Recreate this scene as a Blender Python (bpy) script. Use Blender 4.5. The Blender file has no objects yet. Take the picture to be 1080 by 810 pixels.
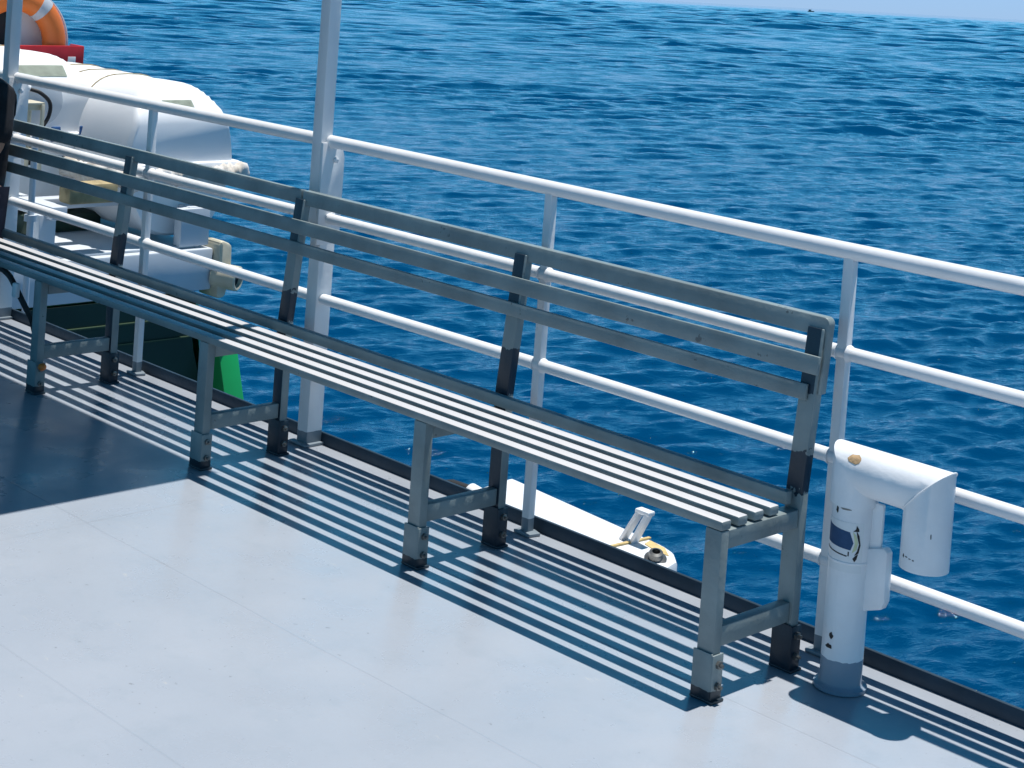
import bpy, bmesh, math, random
import numpy as np
from mathutils import Vector, Matrix, Quaternion
random.seed(7)
S = bpy.context.scene
COL = S.collection
PI = math.pi

# ------------------------------------------------------------------ camera, light, exposure
# Everything aboard is built in the ship's own frame (x along the rail, y out to sea, z up, deck at 0),
# then the whole ship is heeled by HEEL, as it rolls a little on the swell in the photograph.
N_SEA = Vector((-0.0322566, 0.007344, 0.99945264)).normalized()
HEEL = N_SEA.rotation_difference(Vector((0, 0, 1))).to_matrix().to_4x4()
SEA_Z = -5.0

CAM_P = Vector((2.58, -3.826, 1.777))
def cam_matrix(yaw, pitch, roll):
    a, b, c = map(math.radians, (yaw, pitch, roll))
    f = Vector((-math.sin(a)*math.cos(b), math.cos(a)*math.cos(b), math.sin(b)))
    r = Vector((math.cos(a), math.sin(a), 0)); u = r.cross(f)
    r2 = math.cos(c)*r + math.sin(c)*u; u2 = -math.sin(c)*r + math.cos(c)*u
    m = Matrix.Identity(4)
    for i in range(3):
        m[i][0] = r2[i]; m[i][1] = u2[i]; m[i][2] = -f[i]; m[i][3] = CAM_P[i]
    return m
cam = bpy.data.cameras.new('camera'); cam_o = bpy.data.objects.new('camera', cam); COL.objects.link(cam_o)
cam_o.matrix_world = HEEL @ cam_matrix(45.443, -1.955, 4.079)
cam.sensor_width = 36; cam.lens = 36*1865.846/1080
cam.shift_y = -401.9/1080
cam.clip_start = 0.05; cam.clip_end = 80000
S.camera = cam_o

SUN_DIR = (HEEL.to_3x3() @ Vector((0.0, 0.19, 1.0))).normalized()
sun_el = math.asin(SUN_DIR.z); sun_az = math.atan2(SUN_DIR.x, SUN_DIR.y)
W = bpy.data.worlds.new('World'); S.world = W; W.use_nodes = True
wn = W.node_tree.nodes; wl = W.node_tree.links
sky = wn.new('ShaderNodeTexSky'); sky.sky_type = 'NISHITA'; sky.sun_disc = False
sky.sun_elevation = sun_el; sky.sun_rotation = sun_az
sky.air_density = 1.0; sky.dust_density = 0.6; sky.ozone_density = 2.0
# deep tropical blue overhead, paling to a hazy light blue towards the horizon
def wnode(t, **k):
    q = wn.new(t)
    for a, v in k.items(): setattr(q, a, v)
    return q
tint = wnode('ShaderNodeMix', data_type='RGBA', blend_type='MULTIPLY'); tint.inputs['Factor'].default_value = 1
tint.inputs['B'].default_value = (0.02, 0.60, 0.95, 1); wl.new(sky.outputs[0], tint.inputs['A'])
wtc = wnode('ShaderNodeTexCoord'); wsp = wnode('ShaderNodeSeparateXYZ'); wl.new(wtc.outputs['Generated'], wsp.inputs[0])
wab = wnode('ShaderNodeMath', operation='ABSOLUTE'); wl.new(wsp.outputs['Z'], wab.inputs[0])
wrp = wnode('ShaderNodeValToRGB'); wl.new(wab.outputs[0], wrp.inputs[0])
els = wrp.color_ramp.elements
els[0].position = 0.0; els[0].color = (0.315, 0.487, 0.723, 1)
els[1].position = 0.50; els[1].color = (0.007, 0.11, 0.26, 1)
for ps_, cl_ in ((0.035, (0.30, 0.53, 0.83)), (0.10, (0.15, 0.56, 0.92)), (0.25, (0.05, 0.49, 0.91))):
    e_ = els.new(ps_); e_.color = (*cl_, 1)
wsc = wnode('ShaderNodeVectorMath', operation='SCALE'); wl.new(wrp.outputs[0], wsc.inputs[0]); wsc.inputs['Scale'].default_value = 20.0
wmr = wnode('ShaderNodeMapRange', interpolation_type='SMOOTHERSTEP'); wl.new(wab.outputs[0], wmr.inputs[0])
wmr.inputs[1].default_value = 0.10; wmr.inputs[2].default_value = 0.45; wmr.inputs[3].default_value = 1.0; wmr.inputs[4].default_value = 0.0
wmx = wnode('ShaderNodeMix', data_type='RGBA'); wl.new(wmr.outputs[0], wmx.inputs['Factor']); wl.new(tint.outputs['Result'], wmx.inputs['A'])
wl.new(wsc.outputs[0], wmx.inputs['B'])
wl.new(wmx.outputs['Result'], wn['Background'].inputs['Color'])
wn['Background'].inputs['Strength'].default_value = 0.05
sl = bpy.data.lights.new('sun', 'SUN'); sl.energy = 5.0; sl.angle = math.radians(0.5); sl.color = (1.0, 0.975, 0.94)
so = bpy.data.objects.new('sun', sl); COL.objects.link(so)
so.rotation_mode = 'QUATERNION'; so.rotation_quaternion = SUN_DIR.to_track_quat('Z', 'Y'); so.location = (0, 0, 30)
S.view_settings.view_transform = 'Standard'; S.view_settings.look = 'None'
S.view_settings.exposure = 0.2; S.view_settings.gamma = 1.0; S.view_settings.use_curve_mapping = False

# ------------------------------------------------------------------ materials
def mat(name, col, rough=0.5, metal=0.0, var=0.0, vscale=6.0, vcol=None, bump=0.0, bscale=60.0, spec=0.5,
        chips=None, chip_amt=0.0, chip_scale=14.0):
    m = bpy.data.materials.new(name); m.use_nodes = True
    nt = m.node_tree; n = nt.nodes; l = nt.links
    b = n['Principled BSDF']
    b.inputs['Roughness'].default_value = rough; b.inputs['Metallic'].default_value = metal
    b.inputs['Specular IOR Level'].default_value = spec
    tc = n.new('ShaderNodeTexCoord')
    oi = n.new('ShaderNodeObjectInfo')
    add = n.new('ShaderNodeVectorMath'); add.operation = 'MULTIPLY_ADD'
    add.inputs[1].default_value = (1, 1, 1)
    rv = n.new('ShaderNodeVectorMath'); rv.operation = 'SCALE'; rv.inputs[0].default_value = (37, 19, 53)
    l.new(oi.outputs['Random'], rv.inputs['Scale'])
    l.new(tc.outputs['Object'], add.inputs[0]); l.new(rv.outputs[0], add.inputs[2])
    co = add.outputs[0]
    cur = None
    if var > 0:
        t = n.new('ShaderNodeTexNoise'); t.inputs['Scale'].default_value = vscale; t.inputs['Detail'].default_value = 6
        l.new(co, t.inputs['Vector'])
        mr = n.new('ShaderNodeMapRange'); mr.inputs[1].default_value = 0.3; mr.inputs[2].default_value = 0.7
        l.new(t.outputs['Fac'], mr.inputs[0])
        mx = n.new('ShaderNodeMix'); mx.data_type = 'RGBA'
        vc = vcol or tuple(c*(1-var) for c in col)
        mx.inputs['A'].default_value = (*vc, 1); mx.inputs['B'].default_value = (*col, 1)
        l.new(mr.outputs[0], mx.inputs['Factor']); cur = mx.outputs['Result']
        rr = n.new('ShaderNodeMapRange'); rr.inputs[3].default_value = min(1, rough*1.25); rr.inputs[4].default_value = rough*0.85
        l.new(t.outputs['Fac'], rr.inputs[0]); l.new(rr.outputs[0], b.inputs['Roughness'])
    if chips:
        t2 = n.new('ShaderNodeTexNoise'); t2.inputs['Scale'].default_value = chip_scale; t2.inputs['Detail'].default_value = 8
        t2.inputs['Roughness'].default_value = 0.62
        l.new(co, t2.inputs['Vector'])
        m2 = n.new('ShaderNodeMapRange'); m2.inputs[1].default_value = 0.72-chip_amt; m2.inputs[2].default_value = 0.735-chip_amt
        l.new(t2.outputs['Fac'], m2.inputs[0])
        mx2 = n.new('ShaderNodeMix'); mx2.data_type = 'RGBA'
        if cur: l.new(cur, mx2.inputs['A'])
        else: mx2.inputs['A'].default_value = (*col, 1)
        mx2.inputs['B'].default_value = (*chips, 1)
        l.new(m2.outputs[0], mx2.inputs['Factor']); cur = mx2.outputs['Result']
    if cur: l.new(cur, b.inputs['Base Color'])
    else: b.inputs['Base Color'].default_value = (*col, 1)
    if bump > 0:
        tb = n.new('ShaderNodeTexNoise'); tb.inputs['Scale'].default_value = bscale; tb.inputs['Detail'].default_value = 4
        l.new(co, tb.inputs['Vector'])
        bp = n.new('ShaderNodeBump'); bp.inputs['Strength'].default_value = bump; bp.inputs['Distance'].default_value = 0.004
        l.new(tb.outputs['Fac'], bp.inputs['Height']); l.new(bp.outputs[0], b.inputs['Normal'])
    return m

M_WHITE = mat('white_ship_paint', (0.78, 0.79, 0.80), 0.38, var=0.10, vscale=5, bump=0.25, bscale=45, chips=(0.30, 0.20, 0.12), chip_amt=-0.02, chip_scale=22)
M_RAIL = mat('white_rail_paint', (0.80, 0.80, 0.80), 0.33, var=0.08, vscale=7, bump=0.3, bscale=35, chips=(0.34, 0.22, 0.13), chip_amt=0.0, chip_scale=26)
M_VENT = mat('white_vent_paint', (0.82, 0.83, 0.84), 0.36, var=0.10, vscale=9, bump=0.35, bscale=40, chips=(0.10, 0.11, 0.12), chip_amt=0.005, chip_scale=16)
M_BENCH = mat('grey_bench_paint', (0.240, 0.290, 0.292), 0.40, var=0.34, vscale=7, bump=0.35, bscale=60, chips=(0.10, 0.12, 0.125), chip_amt=0.05, chip_scale=26)
M_SLAT = mat('pale_grey_slat_paint', (0.57, 0.56, 0.56), 0.38, var=0.10, vscale=9, bump=0.2, bscale=70)
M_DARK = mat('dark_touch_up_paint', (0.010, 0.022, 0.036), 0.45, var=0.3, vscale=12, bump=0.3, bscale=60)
M_STEEL = mat('greasy_steel', (0.22, 0.22, 0.21), 0.35, 0.7, var=0.4, vscale=30, chips=(0.12, 0.05, 0.02), chip_amt=0.1, chip_scale=40)
M_ORANGE = mat('orange_plastic', (0.85, 0.20, 0.03), 0.42, var=0.12, vscale=8, bump=0.3, bscale=30)
M_REFL = mat('silver_reflective_tape', (0.55, 0.57, 0.60), 0.3, var=0.15, vscale=40)
M_RED = mat('red_paint', (0.50, 0.015, 0.02), 0.4, var=0.2, vscale=10)
M_GREL = mat('white_glass_fibre', (0.86, 0.86, 0.86), 0.42, var=0.04, vscale=3, bump=0.2, bscale=10)
M_CANVAS = mat('white_canvas', (0.74, 0.71, 0.67), 0.8, var=0.35, vscale=10, vcol=(0.52, 0.46, 0.38), bump=0.8, bscale=22)
M_PATCH = mat('pale_green_sticker', (0.50, 0.56, 0.46), 0.5, var=0.2, vscale=18)
M_TAN = mat('tan_wood', (0.45, 0.35, 0.18), 0.7, var=0.5, vscale=14)
M_GREEN = mat('green_hull_paint', (0.01, 0.33, 0.085), 0.35, var=0.18, vscale=4, bump=0.3, bscale=8)
M_HULLDK = mat('dark_and_shaded_green_paint', (0.010, 0.032, 0.016), 0.45, var=0.3, vscale=3, bump=0.3, bscale=8)  # end face's shade put into the hull green; plain dark paint elsewhere
M_HULLST = mat('olive_strip_paint', (0.03, 0.06, 0.025), 0.5, var=0.3, vscale=6)
M_CANO = mat('blue_grey_canopy_paint', (0.10, 0.22, 0.30), 0.5, var=0.1, vscale=3)
M_GREYW = mat('pale_grey_ship_paint', (0.60, 0.64, 0.68), 0.4, var=0.1, vscale=3, bump=0.2, bscale=12)
M_CREAM = mat('cream_fitting_paint', (0.66, 0.60, 0.45), 0.45, var=0.25, vscale=14)
M_BLACK = mat('black_rubber', (0.012, 0.012, 0.013), 0.6, var=0.3, vscale=20)
M_NAVY = mat('navy_sticker_print', (0.004, 0.06, 0.16), 0.6, var=0.2, vscale=50)
M_STICKW = mat('white_sticker_print', (0.72, 0.74, 0.74), 0.4)
M_STICKY = mat('yellow_green_sticker_edge', (0.62, 0.66, 0.40), 0.5, var=0.2, vscale=50)
M_RUST = mat('rusty_bare_metal', (0.55, 0.36, 0.19), 0.8, var=0.4, vscale=60, bump=0.6, bscale=120)
M_BLUE = mat('blue_webbing', (0.015, 0.10, 0.30), 0.7, var=0.3, vscale=40)
M_SKIN = mat('skin', (0.42, 0.22, 0.14), 0.5, var=0.1, vscale=20)
M_HAIR = mat('black_hair', (0.012, 0.010, 0.009), 0.5, var=0.3, vscale=60, bump=0.8, bscale=120)
M_SHIRT = mat('black_cotton', (0.010, 0.010, 0.014), 0.85, var=0.4, vscale=14, bump=0.5, bscale=40)
M_TROUS = mat('dark_plum_trousers', (0.055, 0.045, 0.065), 0.85, var=0.4, vscale=14, bump=0.5, bscale=40)
M_SHOE = mat('dark_shoe_leather', (0.014, 0.012, 0.012), 0.5, var=0.3, vscale=30)
M_EYE = mat('eye_white', (0.7, 0.7, 0.68), 0.3)
M_YEL = mat('yellow_stain', (0.70, 0.52, 0.22), 0.6, var=0.4, vscale=30)

def post_paint(front_shade=False):
    """grey bench paint with dark touch-up patches along the height of the rear posts, optionally with seat shade painted on the fronts"""
    m = M_BENCH.copy(); m.name = 'grey_bench_paint_with_dark_patches'
    nt = m.node_tree; n = nt.nodes; l = nt.links; b = n['Principled BSDF']
    src = b.inputs['Base Color'].links[0].from_socket
    tc = n.new('ShaderNodeTexCoord'); sp = n.new('ShaderNodeSeparateXYZ'); l.new(tc.outputs['Object'], sp.inputs[0])
    no = n.new('ShaderNodeTexNoise'); no.inputs['Scale'].default_value = 28; no.inputs['Detail'].default_value = 3
    l.new(tc.outputs['Object'], no.inputs['Vector'])
    oi = n.new('ShaderNodeObjectInfo')
    def mth(op, a, bb, c=None):
        q = n.new('ShaderNodeMath'); q.operation = op
        for i, v in enumerate((a, bb, c)):
            if v is None: continue
            if hasattr(v, 'links'): l.new(v, q.inputs[i])
            else: q.inputs[i].default_value = v
        return q.outputs[0]
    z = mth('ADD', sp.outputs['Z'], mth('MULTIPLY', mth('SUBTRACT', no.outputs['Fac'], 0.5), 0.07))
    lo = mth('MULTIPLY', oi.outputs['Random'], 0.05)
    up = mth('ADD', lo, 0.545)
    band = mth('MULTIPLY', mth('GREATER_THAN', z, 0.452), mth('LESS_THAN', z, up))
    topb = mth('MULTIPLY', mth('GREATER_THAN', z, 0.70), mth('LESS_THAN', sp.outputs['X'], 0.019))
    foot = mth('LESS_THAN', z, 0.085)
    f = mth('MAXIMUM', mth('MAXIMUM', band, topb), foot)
    if front_shade:      # shade under the seat, painted dark onto the post fronts down to the deck
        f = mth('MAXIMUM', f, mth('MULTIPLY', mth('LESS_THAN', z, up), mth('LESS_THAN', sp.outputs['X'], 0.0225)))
    mx = n.new('ShaderNodeMix'); mx.data_type = 'RGBA'
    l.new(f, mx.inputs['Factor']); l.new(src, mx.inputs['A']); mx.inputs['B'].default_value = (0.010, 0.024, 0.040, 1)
    l.new(mx.outputs['Result'], b.inputs['Base Color'])
    return m
M_POST = post_paint(); M_POSTD = post_paint(True); M_POSTD.name = 'grey_bench_paint_with_front_shade'

def foot_paint(base, name, h, col):
    """a paint that changes colour below a height h of the part (posts with a grey painted foot)"""
    m = base.copy(); m.name = name
    nt = m.node_tree; n = nt.nodes; l = nt.links; b = n['Principled BSDF']
    src = b.inputs['Base Color'].links[0].from_socket
    tc = n.new('ShaderNodeTexCoord'); sp = n.new('ShaderNodeSeparateXYZ'); l.new(tc.outputs['Object'], sp.inputs[0])
    no = n.new('ShaderNodeTexNoise'); no.inputs['Scale'].default_value = 40; l.new(tc.outputs['Object'], no.inputs['Vector'])
    q = n.new('ShaderNodeMath'); q.operation = 'MULTIPLY_ADD'; l.new(no.outputs['Fac'], q.inputs[0]); q.inputs[1].default_value = 0.012
    l.new(sp.outputs['Z'], q.inputs[2])
    g = n.new('ShaderNodeMath'); g.operation = 'LESS_THAN'; l.new(q.outputs[0], g.inputs[0]); g.inputs[1].default_value = h
    mx = n.new('ShaderNodeMix'); mx.data_type = 'RGBA'
    l.new(g.outputs[0], mx.inputs['Factor']); l.new(src, mx.inputs['A']); mx.inputs['B'].default_value = (*col, 1)
    l.new(mx.outputs['Result'], b.inputs['Base Color'])
    return m
M_POSTW = foot_paint(M_RAIL, 'white_post_paint_grey_foot', 0.055, (0.20, 0.24, 0.27))
M_BRKT = foot_paint(M_BENCH, 'grey_bracket_paint_dark_foot', 0.034, (0.016, 0.028, 0.038))
M_PIPEW = foot_paint(M_VENT, 'white_vent_paint_grey_foot', 0.085, (0.22, 0.27, 0.33))

# ------------------------------------------------------------------ mesh helpers
ORIG = {}
class MB:
    def __init__(self): self.bm = bmesh.new()
    def box(self, c, s, bev=0.003, rot=None):
        t = bmesh.new(); bmesh.ops.create_cube(t, size=1)
        for v in t.verts: v.co = Vector((v.co.x*s[0], v.co.y*s[1], v.co.z*s[2]))
        if bev: bmesh.ops.bevel(t, geom=list(t.edges), offset=min(bev, min(s)*0.4), segments=2, affect='EDGES', profile=0.5)
        m = Matrix.Translation(c)
        if rot is not None: m = m @ rot.to_4x4()
        bmesh.ops.transform(t, matrix=m, verts=t.verts); self.merge(t); return self
    def beam(self, a, b, w, h, bev=0.003, up=(0, 0, 1)):
        a = Vector(a); b = Vector(b); d = b-a; L = d.length; x = d/L
        up = Vector(up); y = up.cross(x)
        if y.length < 1e-4: y = Vector((0, 1, 0)).cross(x)
        y.normalize(); z = x.cross(y)
        r = Matrix((x, y, z)).transposed()
        return self.box((a+b)/2, (L, w, h), bev, r)
    def tube(self, pts, r, seg=14, caps=True):
        pts = [Vector(p) for p in pts]; rs = r if isinstance(r, (list, tuple)) else [r]*len(pts)
        rings = []; prev = None
        for i, p in enumerate(pts):
            if i == 0: d = pts[1]-p
            elif i == len(pts)-1: d = p-pts[i-1]
            else: d = (pts[i+1]-p).normalized()+(p-pts[i-1]).normalized()
            d.normalize()
            if prev is None:
                n = d.orthogonal().normalized()
            else:
                n = prev-d*prev.dot(d); n.normalize()
            prev = n; b = d.cross(n)
            k = 1.0
            if 0 < i < len(pts)-1:
                cs = (pts[i+1]-p).normalized().dot((p-pts[i-1]).normalized()); k = 1/math.sqrt(max(0.3, (1+cs)/2))
            rings.append((p, n, b, rs[i], d, k))
        vs = []
        for p, n, b, rr, d, k in rings:
            ring = [self.bm.verts.new(p+(math.cos(t)*n+math.sin(t)*b)*rr) for t in [2*PI*j/seg for j in range(seg)]]
            vs.append(ring)
        for i in range(len(vs)-1):
            for j in range(seg):
                f = self.bm.faces.new((vs[i][j], vs[i][(j+1) % seg], vs[i+1][(j+1) % seg], vs[i+1][j])); f.smooth = True
        if caps:
            self.bm.faces.new(list(reversed(vs[0]))); self.bm.faces.new(vs[-1])
        return self
    def prism(self, poly, axis, a, b, bev=0.0):
        """poly: 2-D points; extruded along axis from a to b"""
        t = bmesh.new()
        def P(u, v, w):
            return {0: (w, u, v), 1: (u, w, v), 2: (u, v, w)}[axis]
        va = [t.verts.new(P(u, v, a)) for u, v in poly]; vb = [t.verts.new(P(u, v, b)) for u, v in poly]
        n = len(poly)
        t.faces.new(va); t.faces.new(list(reversed(vb)))
        for i in range(n): t.faces.new((va[i], vb[i], vb[(i+1) % n], va[(i+1) % n]))
        bmesh.ops.recalc_face_normals(t, faces=t.faces)
        if bev: bmesh.ops.bevel(t, geom=list(t.edges), offset=bev, segments=2, affect='EDGES', profile=0.5)
        self.merge(t); return self
    def lathe(self, prof, o=(0, 0, 0), axis=(0, 0, 1), seg=32):
        o = Vector(o); z = Vector(axis).normalized(); x = z.orthogonal().normalized(); y = z.cross(x)
        rings = []
        for r, h in prof:
            rings.append([self.bm.verts.new(o+z*h+(x*math.cos(2*PI*j/seg)+y*math.sin(2*PI*j/seg))*max(r, 1e-5)) for j in range(seg)])
        for i in range(len(rings)-1):
            for j in range(seg):
                f = self.bm.faces.new((rings[i][j], rings[i][(j+1) % seg], rings[i+1][(j+1) % seg], rings[i+1][j])); f.smooth = True
        return self
    def ball(self, c, r, seg=16):
        t = bmesh.new(); bmesh.ops.create_uvsphere(t, u_segments=seg, v_segments=max(6, seg//2), radius=1)
        rr = r if isinstance(r, (tuple, list)) else (r, r, r)
        for v in t.verts: v.co = Vector((v.co.x*rr[0], v.co.y*rr[1], v.co.z*rr[2]))+Vector(c)
        for f in t.faces: f.smooth = True
        self.merge(t); return self
    def merge(self, t):
        me = bpy.data.meshes.new('tmp'); t.to_mesh(me); t.free(); self.bm.from_mesh(me); bpy.data.meshes.remove(me)
    def build(self, name, m, parent=None, origin=None, smooth_angle=40):
        bm = self.bm
        bmesh.ops.recalc_face_normals(bm, faces=bm.faces)
        xs = [v.co for v in bm.verts]
        if origin is None:
            lo = Vector((min(c.x for c in xs), min(c.y for c in xs), min(c.z for c in xs)))
            hi = Vector((max(c.x for c in xs), max(c.y for c in xs), max(c.z for c in xs)))
            origin = Vector(((lo.x+hi.x)/2, (lo.y+hi.y)/2, lo.z))
        origin = Vector(origin)
        for v in bm.verts: v.co -= origin
        me = bpy.data.meshes.new(name); bm.to_mesh(me); bm.free()
        me.materials.append(m)
        o = bpy.data.objects.new(name, me); COL.objects.link(o)
        try: me.set_sharp_from_angle(angle=math.radians(smooth_angle))
        except Exception: pass
        for p in me.polygons: p.use_smooth = True
        if parent is not None:
            o.parent = parent; o.location = origin-ORIG[parent.name]
        else: o.location = origin
        ORIG[o.name] = origin
        return o

def tag(o, label=None, cat=None, group=None, kind=None):
    if label: o['label'] = label
    if cat: o['category'] = cat
    if group: o['group'] = group
    if kind: o['kind'] = kind
    return o
def empty(name, loc, label, cat, group=None):
    o = bpy.data.objects.new(name, None); COL.objects.link(o); o.location = loc; o.empty_display_size = 0.1
    ORIG[o.name] = Vector(loc)
    return tag(o, label, cat, group)
def copy_tree(o, loc, parent=None):
    c = o.copy(); COL.objects.link(c)
    if parent is None: c.location = loc
    else: c.parent = parent
    ORIG[c.name] = Vector(loc) if parent is None else ORIG[o.name]-ORIG[o.parent.name]+ORIG[parent.name]
    for ch in list(o.children): copy_tree(ch, None, c)
    return c
def arc(c, r, a0, a1, n, ax=(1, 0, 0), ay=(0, 0, 1)):
    c = Vector(c); ax = Vector(ax); ay = Vector(ay)
    return [c+ax*r*math.cos(a0+(a1-a0)*i/n)+ay*r*math.sin(a0+(a1-a0)*i/n) for i in range(n+1)]

# ------------------------------------------------------------------ deck and kerb
X0, X1 = -9.5, 5.5
def deck_material():
    m = mat('grey_deck_paint', (0.46, 0.50, 0.55), 0.30, var=0.0, bump=0.0, spec=0.32)
    nt = m.node_tree; n = nt.nodes; l = nt.links; b = n['Principled BSDF']
    tc = n.new('ShaderNodeTexCoord')
    def noise(s, d, r=0.55, v=None):
        t = n.new('ShaderNodeTexNoise'); t.inputs['Scale'].default_value = s; t.inputs['Detail'].default_value = d; t.inputs['Roughness'].default_value = r
        l.new(v or tc.outputs['Object'], t.inputs['Vector']); return t.outputs['Fac']
    def rng(v, a, bb, c, d):
        q = n.new('ShaderNodeMapRange'); l.new(v, q.inputs[0])
        for i, x in enumerate((a, bb, c, d)): q.inputs[i+1].default_value = x
        return q.outputs[0]
    def mixc(f, a, bcol):
        q = n.new('ShaderNodeMix'); q.data_type = 'RGBA'; l.new(f, q.inputs['Factor'])
        if isinstance(a, tuple): q.inputs['A'].default_value = (*a, 1)
        else: l.new(a, q.inputs['A'])
        q.inputs['B'].default_value = (*bcol, 1); return q.outputs['Result']
    def mth(op, a, bb):
        q = n.new('ShaderNodeMath'); q.operation = op
        for i, v in enumerate((a, bb)):
            if hasattr(v, 'links'): l.new(v, q.inputs[i])
            else: q.inputs[i].default_value = v
        return q.outputs[0]
    c = mixc(rng(noise(1.3, 6), 0.35, 0.7, 0, 1), (0.310, 0.342, 0.385), (0.350, 0.376, 0.415))
    c = mixc(rng(noise(9, 8, 0.65), 0.52, 0.75, 0, 0.45), c, (0.27, 0.31, 0.35))
    # scuffs where the paint has worn pale
    mp = n.new('ShaderNodeMapping'); mp.inputs['Scale'].default_value = (2.0, 7.0, 1); mp.inputs['Rotation'].default_value = (0, 0, 0.5)
    l.new(tc.outputs['Object'], mp.inputs['Vector'])
    c = mixc(rng(noise(2.6, 9, 0.7, mp.outputs[0]), 0.635, 0.70, 0, 0.75), c, (0.44, 0.44, 0.425))
    # small specks of dirt
    c = mixc(rng(noise(48, 3, 0.6), 0.685, 0.725, 0, 0.6), c, (0.15, 0.16, 0.17))
    # faint rusty weeping and old touched-up patches
    c = mixc(rng(noise(0.9, 7, 0.7), 0.62, 0.72, 0, 0.28), c, (0.36, 0.33, 0.29))
    c = mixc(rng(noise(17, 5, 0.7), 0.69, 0.72, 0, 0.5), c, (0.46, 0.47, 0.46))
    # welded plate seams
    sp = n.new('ShaderNodeSeparateXYZ'); l.new(tc.outputs['Object'], sp.inputs[0])
    wob = mth('MULTIPLY', mth('SUBTRACT', noise(3, 2), 0.5), 0.012)
    def seam(v, period, off):
        a = mth('ADD', mth('ADD', v, off), wob)
        q = mth('ABSOLUTE', mth('SUBTRACT', mth('FRACT', mth('DIVIDE', a, period), 0), 0.5), 0)
        return rng(mth('MULTIPLY', q, period), 0.0, 0.0045, 1, 0)
    s = mth('MAXIMUM', seam(sp.outputs['Y'], 0.62, 0.12), mth('MULTIPLY', seam(sp.outputs['X'], 2.9, 0.4), 0.5))
    c2 = mixc(mth('MULTIPLY', s, 0.13), c, (0.13, 0.15, 0.18))
    l.new(c2, b.inputs['Base Color'])
    l.new(rng(noise(5, 5), 0.3, 0.7, 0.22, 0.40), b.inputs['Roughness'])
    h = mth('ADD', mth('MULTIPLY', noise(60, 4), 0.25), mth('ADD', mth('MULTIPLY', noise(3, 3), 1.2), mth('MULTIPLY', s, 0.5)))
    bp = n.new('ShaderNodeBump'); bp.inputs['Strength'].default_value = 0.18; bp.inputs['Distance'].default_value = 0.01
    l.new(h, bp.inputs['Height']); l.new(bp.outputs[0], b.inputs['Normal'])
    return m
M_DECK = deck_material()
tag(MB().box(((X0+X1)/2, -2.96, -0.06), (X1-X0, 6.04, 0.12), 0.004).build('deck', M_DECK, origin=(0, 0, 0)), kind='structure')
M_KERB = mat('dark_grey_kerb_paint', (0.028, 0.050, 0.074), 0.4, var=0.35, vscale=9, bump=0.4, bscale=30, chips=(0.07, 0.095, 0.12), chip_amt=0.0, chip_scale=18, spec=0.2)
tag(MB().box(((X0+X1)/2, 0.042, 0.0), (X1-X0-0.01, 0.012, 0.084), 0.003).build('deck_kerb', M_KERB), kind='structure')
# the side of the ship below this deck
tag(MB().box(((X0+X1)/2, -3.0, -2.9), (X1-X0-0.02, 6.02, 5.55), 0.02).build('ship_side', M_GREYW), kind='structure')

# ------------------------------------------------------------------ canopy roof above the left half (casts the shade on the deck)
cn = empty('canopy_roof', (-6.0, -2.0, 2.2), 'flat blue-grey canopy roof over the shaded left part of the deck', 'canopy')
MB().box((-5.77, -2.2, 2.235), (7.46, 4.33, 0.05), 0.006).build('roof_panel', M_CANO, cn)
for xx in (-9.0, -6.7, -4.5, -2.25):
    MB().beam((xx, -0.06, 2.18), (xx, -4.3, 2.18), 0.05, 0.056).build('roof_beam', M_CANO, cn)

# ------------------------------------------------------------------ railing
D = 1.079; RH = (1.05, 0.787, 0.512, 0.242); RR = (0.022, 0.0185, 0.0185, 0.0185)
rl = empty('deck_railing', (-2.2, 0, 0), 'long white pipe railing with four bars along the deck edge', 'railing')
posts = {k: -k*D for k in range(-4, 9)}
TALL = (0, 2, 4, 6)
TALLP = (2, 4, 6)
def post_part(x):
    b = MB()
    b.box((x, 0, 0.518), (0.030, 0.026, 1.03), 0.003)
    # splashed weld foot
    b.prism([(x-0.03, -0.028), (x+0.035, -0.032), (x+0.045, 0.012), (x+0.01, 0.024), (x-0.028, 0.02)], 2, 0.001, 0.010, 0.002)
    return b.build('post', M_POSTW, rl, origin=(x, 0, 0))
for k, x in posts.items():
    if k not in TALLP: post_part(x)
for h, r in zip(RH, RR):
    nm = 'top_rail' if h > 1 else 'rail'
    pts = []; nseg = 60
    for i in range(nseg+1):
        x = X0+0.1+(X1-X0-0.2)*i/nseg
        pts.append((x, 0.002*math.sin(x*2.1+h*9), h+0.003*math.sin(x*1.7+h*5)))
    b = MB().tube(pts, r, 16)
    for k, x in posts.items():
        if k in TALLP or h > 1: continue
        w_ = 0.0155
        for sg in (-1, 1):
            zc = h+0.003*math.sin(x*1.7+h*5); yc = 0.002*math.sin(x*2.1+h*9)
            b.tube([(x+sg*(w_-0.001), yc, zc), (x+sg*(w_+0.004), yc, zc), (x+sg*(w_+0.010), yc, zc)], [r+0.0045, r+0.003, r+0.0003], 16)
    b.build(nm, M_RAIL, rl)

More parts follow.
